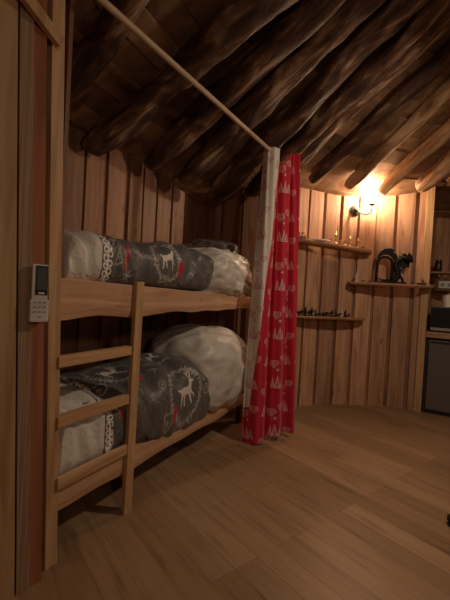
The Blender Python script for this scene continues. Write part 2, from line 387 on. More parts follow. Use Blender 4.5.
# ------------------------------------------------------------ mattresses and bedding
for z0, lab in ((.244, 'grey mattress of the lower bunk, mostly hidden under bedding'), (1.084, 'grey mattress of the upper bunk, mostly hidden under bedding')):
    o = MB().box((0, 0, .06), (BL-.03, BW-.09, .12 if z0 > 1 else .070), None, .02).build('mattress', M['mattress'], smooth=False)
    if z0 < 1:
        for v in o.data.vertices: v.co.z -= .025
    p = P0 + bd*(BL/2) + bn*((BW)/2+.012); o.location = (p.x, p.y, z0+.0); o.rotation_euler = (0, 0, BA); setp(o, lab, 'mattress', 'bunk mattresses')

def heart(x, y):   # inside measure, unit heart
    y = y*1.1+.1; return (x*x+y*y-1)**3 - x*x*y*y*y
def tri(x, y, w, h, nl=1):   # fir tree silhouette of stacked triangles
    inside = np.zeros(x.shape, bool)
    hw = w*(1-y/h)*.5; inside |= (y > 0) & (y < h) & (np.abs(x) < hw)
    return inside
def blend(c, mask, colr, a=1.0):
    c[mask] = c[mask]*(1-a) + np.array(colr)*a
def grey_print(S, T, seed, wreaths=(), reds=()):
    """print of the duvet cover: S along the bed, T around the girth, metres"""
    rs = np.random.RandomState(seed); c = np.empty(S.shape+(3,)); c[:] = (.105, .10, .093)
    # checked cloth ground
    ck = ((np.sin(S*160) > .2) ^ (np.sin(T*160) > .2)); blend(c, ck, (.13, .123, .113))
    lt = (.52, .50, .45)
    for k in range(95):
        x0, y0, r = rs.uniform(0, 2.0), rs.uniform(-.1, 1.5), rs.uniform(.03, .05); ty = rs.randint(4)
        x, y = (S-x0)/r, (T-y0)/r
        if ty == 0:
            h = heart(x, y); blend(c, (h < 0) & (heart(x*1.25, y*1.25) > 0), lt, .8); blend(c, (np.hypot(x, y) < .3), lt, .5)
        elif ty == 1:
            for a in range(3):
                t = a*PI/3; w = np.abs(x*math.sin(t)-y*math.cos(t)) < .08; blend(c, w & (np.hypot(x, y) < .9), lt, .75)
        elif ty == 2:
            m_ = tri(x, y+.9, 1.4, 1.8); m2 = tri(x, y+.75, 1.0, 1.25); blend(c, m_ & ~m2, lt, .75); blend(c, m2 & (np.sin(y*14) > .3), lt, .5)
        else:
            rr = np.hypot(x, y); blend(c, (rr < .8) & (rr > .6), lt, .6); blend(c, rr < .25, lt, .6)
    nz = rs.rand(*S.shape); blend(c, nz > .975, lt, .3)
    for (x0, y0, R) in wreaths:
        x, y = (S-x0)/R, (T-y0)/R; rr = np.hypot(x, y); th = np.arctan2(y, x); w = (.86+.05*np.sin(th*31)+.04*np.sin(th*47+1))
        blend(c, rr < .8, (.115, .11, .10)); blend(c, (rr < w+.07) & (rr > w-.06), (.60, .57, .50), .7)
        blend(c, (rr < w+.02) & (rr > w-.03), (.25, .24, .22), .8)
        # leaping reindeer: body, neck, head, legs, antlers
        def cap(ax, ay, bx, by, r0, r1=None):
            r1 = r0 if r1 is None else r1; dx, dy = bx-ax, by-ay; t = np.clip(((x-ax)*dx+(y-ay)*dy)/(dx*dx+dy*dy), 0, 1)
            return np.hypot(x-ax-t*dx, y-ay-t*dy) < r0+(r1-r0)*t
        for sg in ((-.26, .0, .16, .06, .14, .12), (.16, .06, .32, .34, .10, .06), (.32, .34, .46, .32, .07, .035), (.14, .0, .30, -.40, .05, .025), (.2, .0, .42, -.2, .045, .025),
                   (-.3, 0, -.38, -.44, .055, .025), (-.24, 0, -.16, -.42, .05, .025), (.32, .4, .22, .66, .022), (.26, .55, .4, .68, .02), (.34, .4, .46, .62, .022), (-.38, .06, -.46, .12, .04)):
            blend(c, cap(*sg), (.72, .68, .60))
    for (x0, y0, w_, h_) in reds:
        m_ = (np.abs(S-x0-.25*(T-y0)) < w_/2*(.55+.45*np.abs(np.cos((T-y0)/h_*5)))) & (np.abs(T-y0) < h_/2); blend(c, m_, (.42, .015, .03)); blend(c, m_ & (np.sin(S*300) > .75), (.6, .3, .3), .5)
    return c
def lace(c, S, T, s0, wid=.062, colr=(.85, .82, .76)):
    d = S-s0
    blend(c, (np.abs(d) < wid*.62), (.09, .085, .08))
    ph = (T/.036) % 1.0 - .5; r_ = np.hypot(ph*.036, d-.014); blend(c, (r_ < .0175) & (r_ > .009), colr)
    ph2 = ((T/.036)+.5) % 1.0 - .5; r2 = np.hypot(ph2*.036, d+.014); blend(c, (r2 < .0165) & (r2 > .008), colr)
    blend(c, np.abs(d) < .004, colr)
def duvet(name, label, z0, hfun, s1, lace_s, seed, wreaths, reds, satin=(.68, .64, .57), yf=lambda s: .006-.016*min(1, max(0, (s-.5)/.2)), ydr=lambda s: 0, group=None, w=.70):
    NS, NT = 420, 330; s = np.linspace(-.0, s1, NS); th = np.linspace(0, 2*PI, NT, endpoint=False)
    vs = np.zeros((NS, NT, 3)); Tarc = np.zeros((NS, NT))
    for i, x in enumerate(s):
        h = hfun(x); e = min(1, max(.04, 1-(max(0, (x-(s1-.10))/.10))**2)) ; e0 = min(1, math.sqrt(max(.35, 1-(max(0, (.05-x)/.05))**2*.5)))
        hw = w/2*e**.25; hh = h/2*(e**.5)*e0
        droop = ydr(x)
        cy = np.cos(th); sy = np.sin(th); p = .62
        Y = np.sign(cy)*np.abs(cy)**np.where(sy < 0, .22, p)*hw; Z = np.sign(sy)*np.abs(sy)**(p+.12)*hh
        yc = yf(x)+w/2
        # front = -Y side; start arc from underside
        vs[i, :, 0] = x; vs[i, :, 1] = yc - Y; vs[i, :, 2] = z0 + h/2*e0 + Z
        dd = np.hypot(np.diff(vs[i, :, 1], append=vs[i, :1, 1]), np.diff(vs[i, :, 2], append=vs[i, :1, 2])); Tarc[i] = np.concatenate([[0], np.cumsum(dd)[:-1]])
    # arc measured from the middle of the front face: up = positive
    T = Tarc.copy(); half = T.max(axis=1, keepdims=True)/2; T = np.where(T > half, T-2*half, T)
    S = np.repeat(s[:, None], NT, 1)
    # folds
    for i in range(NS):
        for j in range(NT):
            x, y, z = vs[i, j]; t = T[i, j]
            f1 = noise.noise(Vector((x*11+seed+1.2*math.sin(t*4+x*3), t*2.6, seed)))*.030
            f2 = noise.noise(Vector((x*24+t*9+seed, t*5, 3.3)))*.010
            f3 = noise.noise(Vector((x*3.1, t*3, seed+8)))*.022
            k = f1+f2+f3
            fr = 1.0 if z > z0+.02 else .2
            vs[i, j, 2] += k*fr*(1 if z > z0+.05 else .3); vs[i, j, 1] -= k*fr*.8*(1 if y < yf(x)+w/2 else -.1)
    for i in range(NS):
        dz = ydr(s[i]); m_ = vs[i, :, 1] < -.006
        zz = vs[i, :, 2]; k = np.clip(1-(zz-z0)/.12, 0, 1); vs[i, :, 2] = np.where(m_, zz-dz*k, np.maximum(zz, z0))
    vs[:, :, 1] = np.minimum(vs[:, :, 1], BW-.035)
    mk = vs[:, :, 0] < .46; vs[:, :, 1] = np.where(mk, np.maximum(vs[:, :, 1], .003), vs[:, :, 1])
    g = grey_print(S, T, seed, wreaths, reds)
    sat = S < lace_s
    rs = np.random.RandomState(seed+50); g[sat] = satin
    for k in range(7):   # small dark embroidered sprigs
        x0, y0 = rs.uniform(.02, max(.05, lace_s-.06)), rs.uniform(.12, .6)
        for a in range(4):
            t = rs.uniform(0, PI); dx, dy = math.cos(t)*.02, math.sin(t)*.02
            m_ = np.abs((S-x0)*dy-(T-y0)*dx)/.02 < .002; blend(g, m_ & (np.hypot(S-x0, T-y0) < .02) & sat, (.09, .085, .08))
    lace(g, S, T, lace_s+.012)
    e_ = S-(s1-.075-.012*np.abs(np.sin(T*70))); blend(g, e_ > 0, (.56, .51, .44)); blend(g, np.abs(e_) < .006, (.74, .69, .6), .8)
    fs = []
    for i in range(NS-1):
        b0, b1 = i*NT, (i+1)*NT
        for j in range(NT): j1 = (j+1) % NT; fs.append((b0+j, b0+j1, b1+j1, b1+j))
    fs.append(tuple(range(NT))[::-1]); fs.append(tuple((NS-1)*NT+j for j in range(NT)))
    m = MB(); m.v = [tuple(p) for p in vs.reshape(-1, 3)]; m.f = fs
    o = m.build(name, M['duvet'], smooth=True, col_=g.reshape(-1, 3)); o.location = (P0.x, P0.y, 0); o.rotation_euler = (0, 0, BA)
    return setp(o, label, 'duvet', group), vs, T, s
def bulge(name, mat, c, r, seed, parent=None, flat=None, amp=.014, p=.72, tilt=0, colf=None, zmin=None, ymax=.99):
    NU, NV = 150, 90; vs = []; fs = []
    for j in range(NV+1):
        ph = -PI/2+PI*j/NV
        for i in range(NU):
            th = 2*PI*i/NU
            sg = lambda q: math.copysign(abs(q)**p, q)
            x, y, z = sg(math.cos(ph))*sg(math.cos(th)), sg(math.cos(ph))*sg(math.sin(th)), sg(math.sin(ph))
            k = noise.noise(Vector((x*2.2+seed, y*2.2, z*2.2)))*amp*1.3 + noise.noise(Vector((x*1.2+y*2+seed, (y+x)*3.5+z*3, z*2)))*amp*1.1 - abs(noise.noise(Vector((x*2+seed, y*2-x*2, z*4))))*amp*1.4
            q = Vector((x*(r[0]+k), y*(r[1]+k), z*(r[2]+k)))
            if tilt: q = Matrix.Rotation(tilt, 3, 'Y') @ q
            q += Vector(c)
            if zmin is not None: q.z = max(q.z, zmin(q))
            q.y = min(q.y, ymax)
            vs.append(q)
    for j in range(NV):
        for i in range(NU): fs.append((j*NU+i, j*NU+(i+1) % NU, (j+1)*NU+(i+1) % NU, (j+1)*NU+i))
    m = MB(); m.add(vs, fs); cc = None
    if colf: cc = colf(np.array([tuple(v) for v in vs]))
    o = m.build(name, mat, parent, smooth=True, col_=cc)
    md = o.modifiers.new('weld', 'WELD'); md.merge_threshold = 1e-5
    return o
def s_of(u, v):
    p = at_line(u, v, P0, E0); return (Vector((p.x, p.y, 0))-P0).dot(bd)
s_lu, s_ll = s_of(107, 255), s_of(109, 430)
w_s = s_of(182, 398)
up, _, _, _ = duvet('duvet', 'grey festive-print duvet with white satin foot panel and lace band, on the upper bunk', 1.205, lambda x: .245+.06*x, s_of(213, 290)+.05, s_lu, 11,
   ((s_of(168, 262), .04, .14), (.95, .36, .14), (.47, .30, .13)), ((s_of(128, 262), .02, .03, .13), (s_of(118, 240), .14, .05, .04), (s_of(180, 272), -.01, .06, .10)), group=None, w=.68)
lo, lv, lT, ls = duvet('duvet', 'grey festive-print duvet with reindeer wreath and lace band, on the lower bunk', .318, lambda x: .345+.04*x, s_of(206, 430)+.05, s_ll, 23,
   ((w_s, .04, .19), (.52, .38, .15), (1.0, .50, .13)), ((s_of(169, 430), -.06, .045, .10), (.62, .26, .09, .05), (s_of(124, 420), .06, .03, .07)), group=None, w=.70, yf=lambda x: .004-.045*min(1, max(0, (x-.47)/.12)), ydr=lambda x: .075*min(1, max(0, (x-.47)/.3)))
bulge('turned_back_lining', M['lining'], (1.60, .240, 1.350), (.37, .325, .215), 4, up, zmin=lambda q: 1.192 if q.y > -.0 else 1.12)['label'] = 'plain beige satin reverse of the duvet, puffed up'
bulge('turned_back_lining', M['lining'], (1.54, .262, .56), (.44, .375, .36), 9, lo, zmin=lambda q: .334 if q.y > -.0 else .2)['label'] = 'plain beige satin reverse of the duvet, heaped high'
def pc(P):
    return grey_print(P[:, 0][None, :]*1.0, (P[:, 1]+P[:, 2])[None, :]*1.0, 5)[0]
o = bulge('pillow', M['duvet'], (0, 0, .155), (.17, .30, .155), 2, amp=.02, colf=pc)
p = P0+bd*1.80+bn*.40; o.location = (p.x, p.y, 1.42); o.rotation_euler = (0, .15, BA)
o.location.z = 1.365
setp(o, 'grey patterned pillow behind the puffed lining at the head of the upper bunk', 'pillow')
o = bulge('cushion', M['cream'], (0, 0, .06), (.06, .06, .058), 6, amp=.006)
p = P0+bd*1.93+bn*.06; o.location = (p.x, p.y, 1.30); setp(o, 'small round cream cushion at the head of the upper bunk beside the curtain', 'cushion')
# ------------------------------------------------------------ curtain and pole
ztop = 2.375
A0, B0 = Vector((.215, 2.82)), Vector((.630, 3.06)); A1, B1 = Vector((.265, 2.905)), Vector((.550, 3.06))
NU, NZ = 260, 640; us = np.linspace(0, 1, NU); zs = np.linspace(0.012, ztop+.02, NZ)
CV = np.zeros((NZ, NU, 3)); wid = .66
for i, z in enumerate(zs):
    t = z/ztop; t2 = t**1.2
    a = A0.lerp(A1, t2); b = B0.lerp(B1, t2); dr = (b-a).normalized(); nr = Vector((-dr.y, dr.x))
    for j, u in enumerate(us):
        fold = math.sin(u*2*PI*2.6+.6+.5*math.sin(z*1.3))*(.036-.006*t) + math.sin(u*2*PI*9+z*2)*.006
        if u < .12: fold += (.12-u)*.35
        lift = .10*math.exp(-((u-.56)/.09)**2)*max(0, (t-.85)/.15)
        q = a.lerp(b, u) + nr*fold + dr*.016*math.cos(u*2*PI*2.6+.6)
        zz = z - lift
        if i < 4 and u > .5: pass
        zb = (.035 if u > .48 else 0.0); zz = max(zz, 0) ; zz = zb*(1-t)+zz
        CV[i, j] = (q.x, q.y, zz + .006*math.sin(u*20)*t)
Ug = np.repeat((us*wid)[None, :], NZ, 0); Zg = CV[:, :, 2]
c = np.empty((NZ, NU, 3)); c[:] = (.52, .006, .03)
bound = (.10+.26*(Zg/ztop)**1.3)*wid
wh = (Ug < bound*.95) & (Zg > .28+Ug*.3)
c[wh] = (.72, .63, .55)
pale = np.where(wh[..., None], np.array([.50, .07, .08]), np.array([.72, .55, .52]))
def put(mask, a):
    c[mask] = c[mask]*(1-a)+pale[mask]*a
PW, PH = .165, .40
for kx in range(-1, 9):
    for kz in range(-1, 9):
        ox, oz = kx*PW, kz*PH + (.18 if kx % 2 else 0)
        x, y = Ug-ox, Zg-oz
        for (hx, hy, r) in ((.03, .24, .032), (.105, .285, .027)):
            X_, Y_ = (x-hx)/r, (y-hy)/r; h1 = heart(X_, Y_); h2 = heart(X_*1.22, Y_*1.22); put((h1 < 0) & (h2 > 0), .8); h3 = heart(X_*1.7, Y_*1.7); h4 = heart(X_*2.3, Y_*2.3); put((h3 < 0) & (h4 > 0), .7); put(np.hypot(X_, Y_) < .2, .7)
        for (tx, ty, w_, h_) in ((.025, .05, .042, .085), (.062, .045, .046, .105), (.098, .05, .040, .075)):
            m1 = tri(x-tx, y-ty, w_, h_); m2 = tri(x-tx, y-ty-.006, w_*.62, h_*.70); put(m1 & ~m2, .75); put(m2 & (np.sin((y-ty)*330+np.abs(x-tx)*260) > .0), .6)
        X_, Y_ = x-.06, y-.195; put(np.hypot(X_, Y_) < .011, .7)
m = MB(); m.v = [tuple(p) for p in CV.reshape(-1, 3)]
m.f = [(i*NU+j, i*NU+j+1, (i+1)*NU+j+1, (i+1)*NU+j) for i in range(NZ-1) for j in range(NU-1)]
o = m.build('curtain', M['curtain'], smooth=True, col_=c.reshape(-1, 3)); md = o.modifiers.new('t', 'SOLIDIFY'); md.thickness = .0025; md.offset = 0
setp(o, 'long red curtain printed with white hearts and fir trees, gathered at the bunk end', 'curtain')
far = at_y(272, 152, 2.97); near = at_y(104, 2, 1.50)
near.z = far.z = (near.z*.5+far.z*.5) if False else near.z; far = at_y(272, 152, 2.97)
dd = (near-far); near2 = near + dd*.30; far2 = far - dd.normalized()*.12
o = MB().tube([far2, far, near, near2], .0155, 20).build('curtain_pole', M['pole'], smooth=True); recenter(o)
setp(o, 'pale round wooden curtain pole slanting overhead towards the curtain', 'curtain pole')
# hook that carries the pole
hk = far.lerp(near, .02)
o = MB().tube([hk+Vector((0, 0, .02)), hk+Vector((.0, .02, .12)), Vector((hk.x, hk.y+.02, cone(hk.x, hk.y)-.0))], .004, 8).build('pole_hook', M['iron']); recenter(o)
setp(o, 'thin iron hook hanging from the roof at the top of the curtain', 'hook')

# ------------------------------------------------------------ wall things
def wall_at(u, v):
    """point on the curved back wall seen at this pixel, wall tangent and normal towards the room"""
    for a, b in zip(wallpts_back, wallpts_back[1:]):
        p = at_line(u, v, a, b); s = (Vector((p.x, p.y, 0))-a).dot(b-a)/(b-a).length_squared
        if -1e-3 <= s <= 1.001:
            break
    tg = (wallpts_back[-2]-wallpts_back[2]).normalized() if False else (b-a).normalized(); n = Vector((tg.y, -tg.x, 0)); return p, tg, n
SH = {}
def shelf(key, u0, v0, u1, v1, dep, th, label, seed):
    a, _, _ = wall_at(u0, v0); b, _, _ = wall_at(u1, v1)
    z = (a.z+b.z)/2
    a2, b2 = a.copy(), b.copy(); a2.z = b2.z = 0; tg = (b2-a2).normalized(); n = Vector((tg.y, -tg.x, 0)); Ln = (b2-a2).length
    # bow of the wall between the ends: set the chord back so the rear edge meets the boards
    vs = []; fs = []; K = 40
    for i in range(K):
        s = i/(K-1); x = s*Ln
        e = 1-.45*max(0, (s-.9)/.1)**2-.25*max(0, (.06-s)/.06)
        yy = dep*e + noise.noise(Vector((x*7, seed, 0)))*.012
        dz = -.06*(x-Ln/2) if key == 'top' else 0
        vs += [(x, .03, -th/2+dz), (x, -yy+.01, -th/2+dz), (x, -yy, dz), (x, -yy+.006, th/2+dz), (x, .03, th/2+dz)]
    for i in range(K-1):
        for k in range(5): fs.append((i*5+k, i*5+(k+1) % 5, (i+1)*5+(k+1) % 5, (i+1)*5+k))
    fs += [tuple(range(5))[::-1], tuple((K-1)*5+k for k in range(5))]
    o = MB().add(vs, fs).build('wall_shelf', M['shelf']); st = a2+n*.022
    o.location = (st.x, st.y, z); o.rotation_euler = (0, 0, math.atan2(tg.y, tg.x)); setp(o, label, 'shelf')
    SH[key] = (st, tg, n, z+th/2, Ln, dep); return o
shelf('top', 291, 243.5, 366, 250.5, .14, .042, 'upper wooden wall shelf right of the curtain with small figures', 1)
shelf('low', 291, 316, 360, 318.5, .13, .03, 'lower wooden wall shelf right of the curtain with dark miniatures', 2)
shelf('right', 347, 282.5, 430, 288, .15, .032, 'wooden wall shelf under the lamp holding the black dragon ornament', 3)
def on_shelf(key, u, back=.72):
    tl = -.06 if key == 'top' else 0
    st, tg, n, z, Ln, dep = SH[key]
    q = st + n*dep*back; p = at_line(u, 280, q, q+tg); s = (Vector((p.x, p.y, 0))-q).dot(tg); s = min(max(s, .015), Ln-.02)
    w = q+tg*s; return Vector((w.x, w.y, z+tl*(s-Ln/2))), math.atan2(tg.y, tg.x)
for key, x in (('top', .12), ('top', .62), ('low', .12), ('low', .6), ('right', .15), ('right', .8)):
    pass

def figure_mesh(kind, h, mat, seed):
    rs = random.Random(seed); mb = MB()
    if kind == 'statue':
        mb.lathe([(h*.22, 0), (h*.22, h*.06), (h*.12, h*.10), (h*.10, h*.3), (h*.15, h*.5), (h*.16, h*.66), (h*.06, h*.76), (h*.09, h*.84), (h*.08, h*.94), (.001, h)], n=10)
        mb.tube([(h*.12, 0, h*.62), (h*.24, -h*.05, h*.5), (h*.22, -h*.1, h*.8)], h*.035, 6); mb.tube([(-h*.12, 0, h*.62), (-h*.2, -h*.05, h*.42)], h*.035, 6)
    elif kind == 'deer':
        mb.tube([(-h*.3, 0, h*.5), (h*.2, 0, h*.52), (h*.34, 0, h*.78), (h*.48, 0, h*.8)], [h*.1, h*.1, h*.06, h*.03], 8)
        for x in (-.26, -.2, .14, .2): mb.tube([(h*x, h*(.05 if x in (-.26, .14) else -.05), 0), (h*x, 0, h*.5)], h*.03, 6)
        mb.tube([(h*.34, 0, h*.8), (h*.28, h*.1, h*1.0)], h*.02, 5); mb.tube([(h*.34, 0, h*.8), (h*.28, -h*.1, h*1.0)], h*.02, 5)
    elif kind == 'candle':
        mb.lathe([(h*.26, 0), (h*.24, h*.05), (h*.06, h*.1), (h*.05, h*.3), (h*.1, h*.35), (h*.05, h*.42), (h*.05, h*.62), (h*.14, h*.68), (h*.13, h*.72), (h*.06, h*.73), (h*.06, h)], n=10)
    elif kind == 'soldier':
        mb.lathe([(h*.26, 0), (h*.26, h*.08), (h*.1, h*.1), (h*.12, h*.4), (h*.15, h*.6), (h*.07, h*.72), (h*.09, h*.82), (.001, h*.92)], n=8)
        mb.tube([(h*.16, 0, h*.1), (h*.2, 0, h*1.1)], h*.02, 5); mb.tube([(-h*.1, 0, h*.62), (-h*.28, -h*.06, h*.5)], h*.04, 5)
    elif kind == 'beast':
        mb.tube([(-h*.8, 0, h*.2), (-h*.4, 0, h*.4), (h*.2, 0, h*.5), (h*.5, 0, h*.75), (h*.7, 0, h*.7)], [h*.05, h*.2, h*.22, h*.13, h*.06], 8)
        for x in (-.4, .2): mb.tube([(h*x, h*.1, 0), (h*x, 0, h*.4)], h*.07, 6); mb.tube([(h*x, -h*.14, 0), (h*x, 0, h*.4)], h*.07, 6)
    return mb
def fig(key, u, kind, h, mat, label, group, back=.5, rz=0):
    h *= 1.55 if key == 'low' else 1.25
    p, a = on_shelf(key, u, back); o = figure_mesh(kind, h, mat, int(u*7)).build('figurine', M[mat], smooth=(kind != 'beast')); o.location = p; o.rotation_euler = (0, 0, a+rz); return setp(o, label, 'figurine', group)
G1, G2 = 'brass figurines on the upper shelf', 'dark miniatures on the lower shelf'
# driftwood and tray
p, a = on_shelf('top', 300, .72)
t = empty('branch_ornament', p, 'dark little branch ornament at the curtain end of the upper shelf', 'ornament', rz=a)
MB().box((0, 0, .006), (.07, .04, .012), None, .003).build('base', M['black'], t)
MB().tube([(-.03, 0, .01), (-.035, 0, .045), (-.05, 0, .065)], .004, 6).tube([(-.01, 0, .01), (.0, 0, .05), (.02, 0, .06)], .005, 6).tube([(.0, 0, .04), (-.02, 0, .06)], .003, 6).tube([(.02, 0, .01), (.035, 0, .04)], .004, 6).build('twigs', M['black'], t)
p, a = on_shelf('top', 318, .68)
tr = MB(); tr.lathe([(.11, .0), (.13, .012), (.125, .016), (.10, .006)], n=28, M=Matrix.Diagonal((1, .33, 1, 1))); o = tr.build('tray', M['cream'], smooth=True); o.location = p; o.rotation_euler = (0, 0, a); setp(o, 'long oval cream tray of pebbles on the upper shelf', 'tray')
for k in range(7):
    q = p + Matrix.Rotation(a, 3, 'Z') @ Vector((-.075+.025*k, random.uniform(-.008, .008), .0075)); r_ = random.uniform(.010, .013)
    o = MB().lathe([(r_*.4, 0), (r_, r_*.6), (r_*.9, r_*1.1), (r_*.3, r_*1.5)], n=10).build('pebble', M['black' if k % 3 else 'darkmetal'], smooth=True); o.location = q; setp(o, 'dark pebble lying in the oval cream tray on the upper shelf', 'pebble', 'pebbles in the tray')
tops = [(329, 'statue', .05, 'small squat brass figure at the left end of the brass row on the upper shelf'), (333, 'candle', .105, 'tallest brass candlestick on the upper shelf, first right of the pebble tray'),
        (338, 'deer', .06, 'little brass deer beside the tall candlestick on the upper shelf'), (343, 'statue', .065, 'brass statuette in the middle of the upper shelf figures'),
        (347.5, 'candle', .09, 'second tall brass candlestick on the upper shelf, right of the deer'), (351, 'deer', .05, 'second brass deer, further right on the upper shelf'),
        (355.5, 'candle', .085, 'slim brass candlestick near the right end of the upper shelf'), (361, 'beast', .026, 'low dark animal at the right end of the upper shelf')]
for i, (u, k, h, l) in enumerate(tops): fig('top', u, k, h, 'brass' if k != 'beast' else 'darkmetal', l, G1 if k != 'beast' else None, .7, rz=random.uniform(-.4, .4))
for i in range(17):
    u = 297+i*3.35; h = [.05, .06, .045, .065, .07, .06, .05, .045, .035, .04, .055, .05, .06, .05, .045, .055, .045][i]
    if i == 14: fig('low', u, 'statue', .05, 'cream', 'single pale miniature among the dark ones on the lower shelf', None, .45); continue
    fig('low', u, ['soldier', 'beast', 'statue'][i % 3] if i not in (8, 9) else 'beast', h*(.7 if i % 3 == 1 else 1), 'black' if i % 2 else 'darkmetal', 'tiny dark miniature standing in the row on the lower shelf', G2, .45+.35*(i % 2), rz=random.uniform(-.6, .6))
fig('right', 356.5, 'statue', .085, 'cream', 'small cream statuette at the left end of the shelf under the lamp', None, .45)
fig('right', 363.5, 'beast', .028, 'darkmetal', 'low dark animal left of the dragon ornament', None, .45)
fig('right', 369.5, 'beast', .022, 'darkmetal', 'lowest little dark animal right beside the dragon ornament base', None, .45)
fig('right', 413, 'beast', .03, 'darkmetal', 'small dark animal right of the dragon ornament', None, .45)
# small sailing ship
p, a = on_shelf('right', 422, .5); t = empty('toy_ship', p, 'small dark toy ship at the right end of the shelf under the lamp', 'toy', rz=a)
MB().prism([(-.05, .02), (-.035, 0), (.035, 0), (.055, .025), (.03, .02)], -.015, .015).build('hull', M['black'], t)
MB().tube([(0, 0, .015), (0, 0, .07)], .002, 6).build('mast', M['black'], t); MB().prism([(.003, .025), (.035, .025), (.003, .068)], -.0015, .0015).build('sail', M['darkmetal'], t)
def cr(pts, n=8):
    out = []; P = [Vector(p) for p in pts]; P = [P[0]]+P+[P[-1]]
    for i in range(1, len(P)-2):
        for k in range(n):
            t = k/n; a_, b_, c_, d_ = P[i-1:i+3]
            out.append(.5*((2*b_)+(c_-a_)*t+(2*a_-5*b_+4*c_-d_)*t*t+(3*b_-a_-3*c_+d_)*t**3))
    return out+[P[-1]]
# black dragon on an arched mirror frame
p, a = on_shelf('right', 391, .5)
dr = empty('dragon_ornament', p, 'black dragon ornament climbing round an arched frame on the shelf under the lamp', 'ornament', rz=a)
MB().box((-.01, 0, .010), (.32, .09, .02), None, .006).build('base', M['black'], dr)
arch = [(-.155, 0, .015), (-.155, 0, .10), (-.152, 0, .20)] + [(-.075+.078*math.cos(t), 0, .215+.075*math.sin(t)) for t in [PI*(1-k/8) for k in range(9)]] + [(.003, 0, .12), (.003, 0, .015)]
MB().tube(arch, .014, 10).build('arched_frame', M['black'], dr, smooth=True)
body = [(.0, -.03, .02), (.035, -.035, .04), (.06, -.03, .10), (.045, -.025, .16), (.03, -.02, .20), (.05, -.03, .245), (.09, -.04, .275), (.125, -.045, .275)]
dbody = MB().tube(cr(body, 5), [.012+.020*math.sin(PI*min(1, k/35*.9+.1)) for k in range(36)], 12).build('dragon_body', M['black'], dr, smooth=True)
MB().tube([(.105, -.043, .282), (.14, -.046, .275), (.165, -.047, .255), (.195, -.048, .235)], [.02, .026, .018, .007], 8).tube([(.135, -.045, .262), (.155, -.046, .238), (.17, -.046, .222)], [.014, .010, .004], 6).tube([(.12, -.035, .29), (.095, -.03, .315), (.085, -.03, .34)], [.008, .006, .002], 6).tube([(.135, -.055, .288), (.115, -.06, .315), (.11, -.06, .335)], [.008, .006, .002], 6).build('head', M['black'], dbody)
MB().prism([(.02, .25), (-.01, .275), (-.035, .30), (-.07, .31), (-.105, .305), (-.135, .285), (-.155, .25), (-.16, .30), (-.135, .345), (-.09, .375), (-.035, .38), (.01, .36), (-.01, .335), (.03, .32), (.045, .28)], -.04, -.024).build('wing', M['black'], dbody)
MB().prism([(.045, .20), (.07, .165), (.10, .185), (.125, .15), (.15, .19), (.18, .18), (.175, .23), (.215, .255), (.20, .31), (.165, .345), (.15, .31), (.115, .335), (.10, .295), (.07, .31), (.06, .26)], -.014, .002).build('wing', M['black'], dbody)
MB().tube([(.07, -.03, .09), (.10, -.05, .05), (.11, -.04, .02)], [.02, .014, .012], 8).tube([(.05, -.04, .16), (.09, -.07, .14), (.10, -.07, .11)], [.014, .01, .006], 8).build('claws', M['black'], dbody)
MB().tube([(-.03, -.03, .03), (-.08, -.04, .03), (-.12, -.035, .035), (-.15, -.02, .06)], [.014, .012, .008, .003], 8).build('tail', M['black'], dbody)

# ------------------------------------------------------------ wall lamp
wp_, tg, wn = wall_at(354, 211)
lamp = empty('wall_lamp', (wp_.x, wp_.y, wp_.z), 'candle style iron wall lamp with one glowing bulb', 'wall lamp', rz=math.atan2(tg.y, tg.x))
M90 = Matrix.Rotation(PI/2, 4, 'X')     # local -y faces the room
MB().lathe([(.062, -.002), (.060, .018), (.045, .028), (.02, .034), (.018, .05), (.001, .055)], (0, -.014, 0), 28, M90).build('wall_plate', M['iron'], lamp, smooth=True)
arm = [(0, -.05, 0), (.0, -.075, -.01), (.03, -.10, -.045), (.075, -.145, -.06), (.105, -.165, -.035), (.118, -.165, .01), (.118, -.165, .04)]
MB().tube(cr(arm), .0075, 10).build('arm', M['iron'], lamp, smooth=True)
MB().lathe([(.008, .03), (.036, .045), (.038, .052), (.016, .054), (.015, .088), (.001, .089)], (.118, -.165, 0), 20).build('candle_cup', M['iron'], lamp, smooth=True)
MB().lathe([(.008, .089), (.012, .095), (.020, .115), (.022, .135), (.017, .16), (.008, .18), (.002, .192)], (.118, -.165, 0), 16).build('bulb', M['bulb'], lamp, smooth=True)

# ------------------------------------------------------------ remote control on the partition
rp = at_line(35.5, 322, pa+pnv*.006, pa+pnv*.006+pdv); 
rang = math.atan2(-pdv.y, -pdv.x)
rem_base = Vector((rp.x, rp.y, rp.z)) + pnv*.002
rem = empty('remote_control', rem_base, 'white air conditioner remote control clipped in its wall holder', 'remote control', rz=rang)
def rbox(name, c, s, mat, par, bev=.004): return MB().box(c, s, None, bev).build(name, M[mat], par)
body_ = rbox('body', (.0, -.026, .118), (.056, .020, .205), 'white', rem, .007)
rbox('screen_bezel', (.004, -.0365, .160), (.043, .003, .110), 'dark', rem, .001)
rbox('screen', (.004, -.0385, .166), (.034, .002, .084), 'lcd', rem, .0006)
rbox('button', (.004, -.0385, .112), (.022, .003, .008), 'cream', rem, .001)
hol = MB(); hol.box((0, -.024, .046), (.066, .034, .085), None, .008); hol.build('wall_holder', M['white'], rem)
for r_ in range(4):
    for c_ in range(3):
        if r_ == 3 and c_ != 1: continue
        rbox('button', (-.017+.017*c_, -.0415, .078-.018*r_), (.010, .003, .005), 'button', rem, .001)

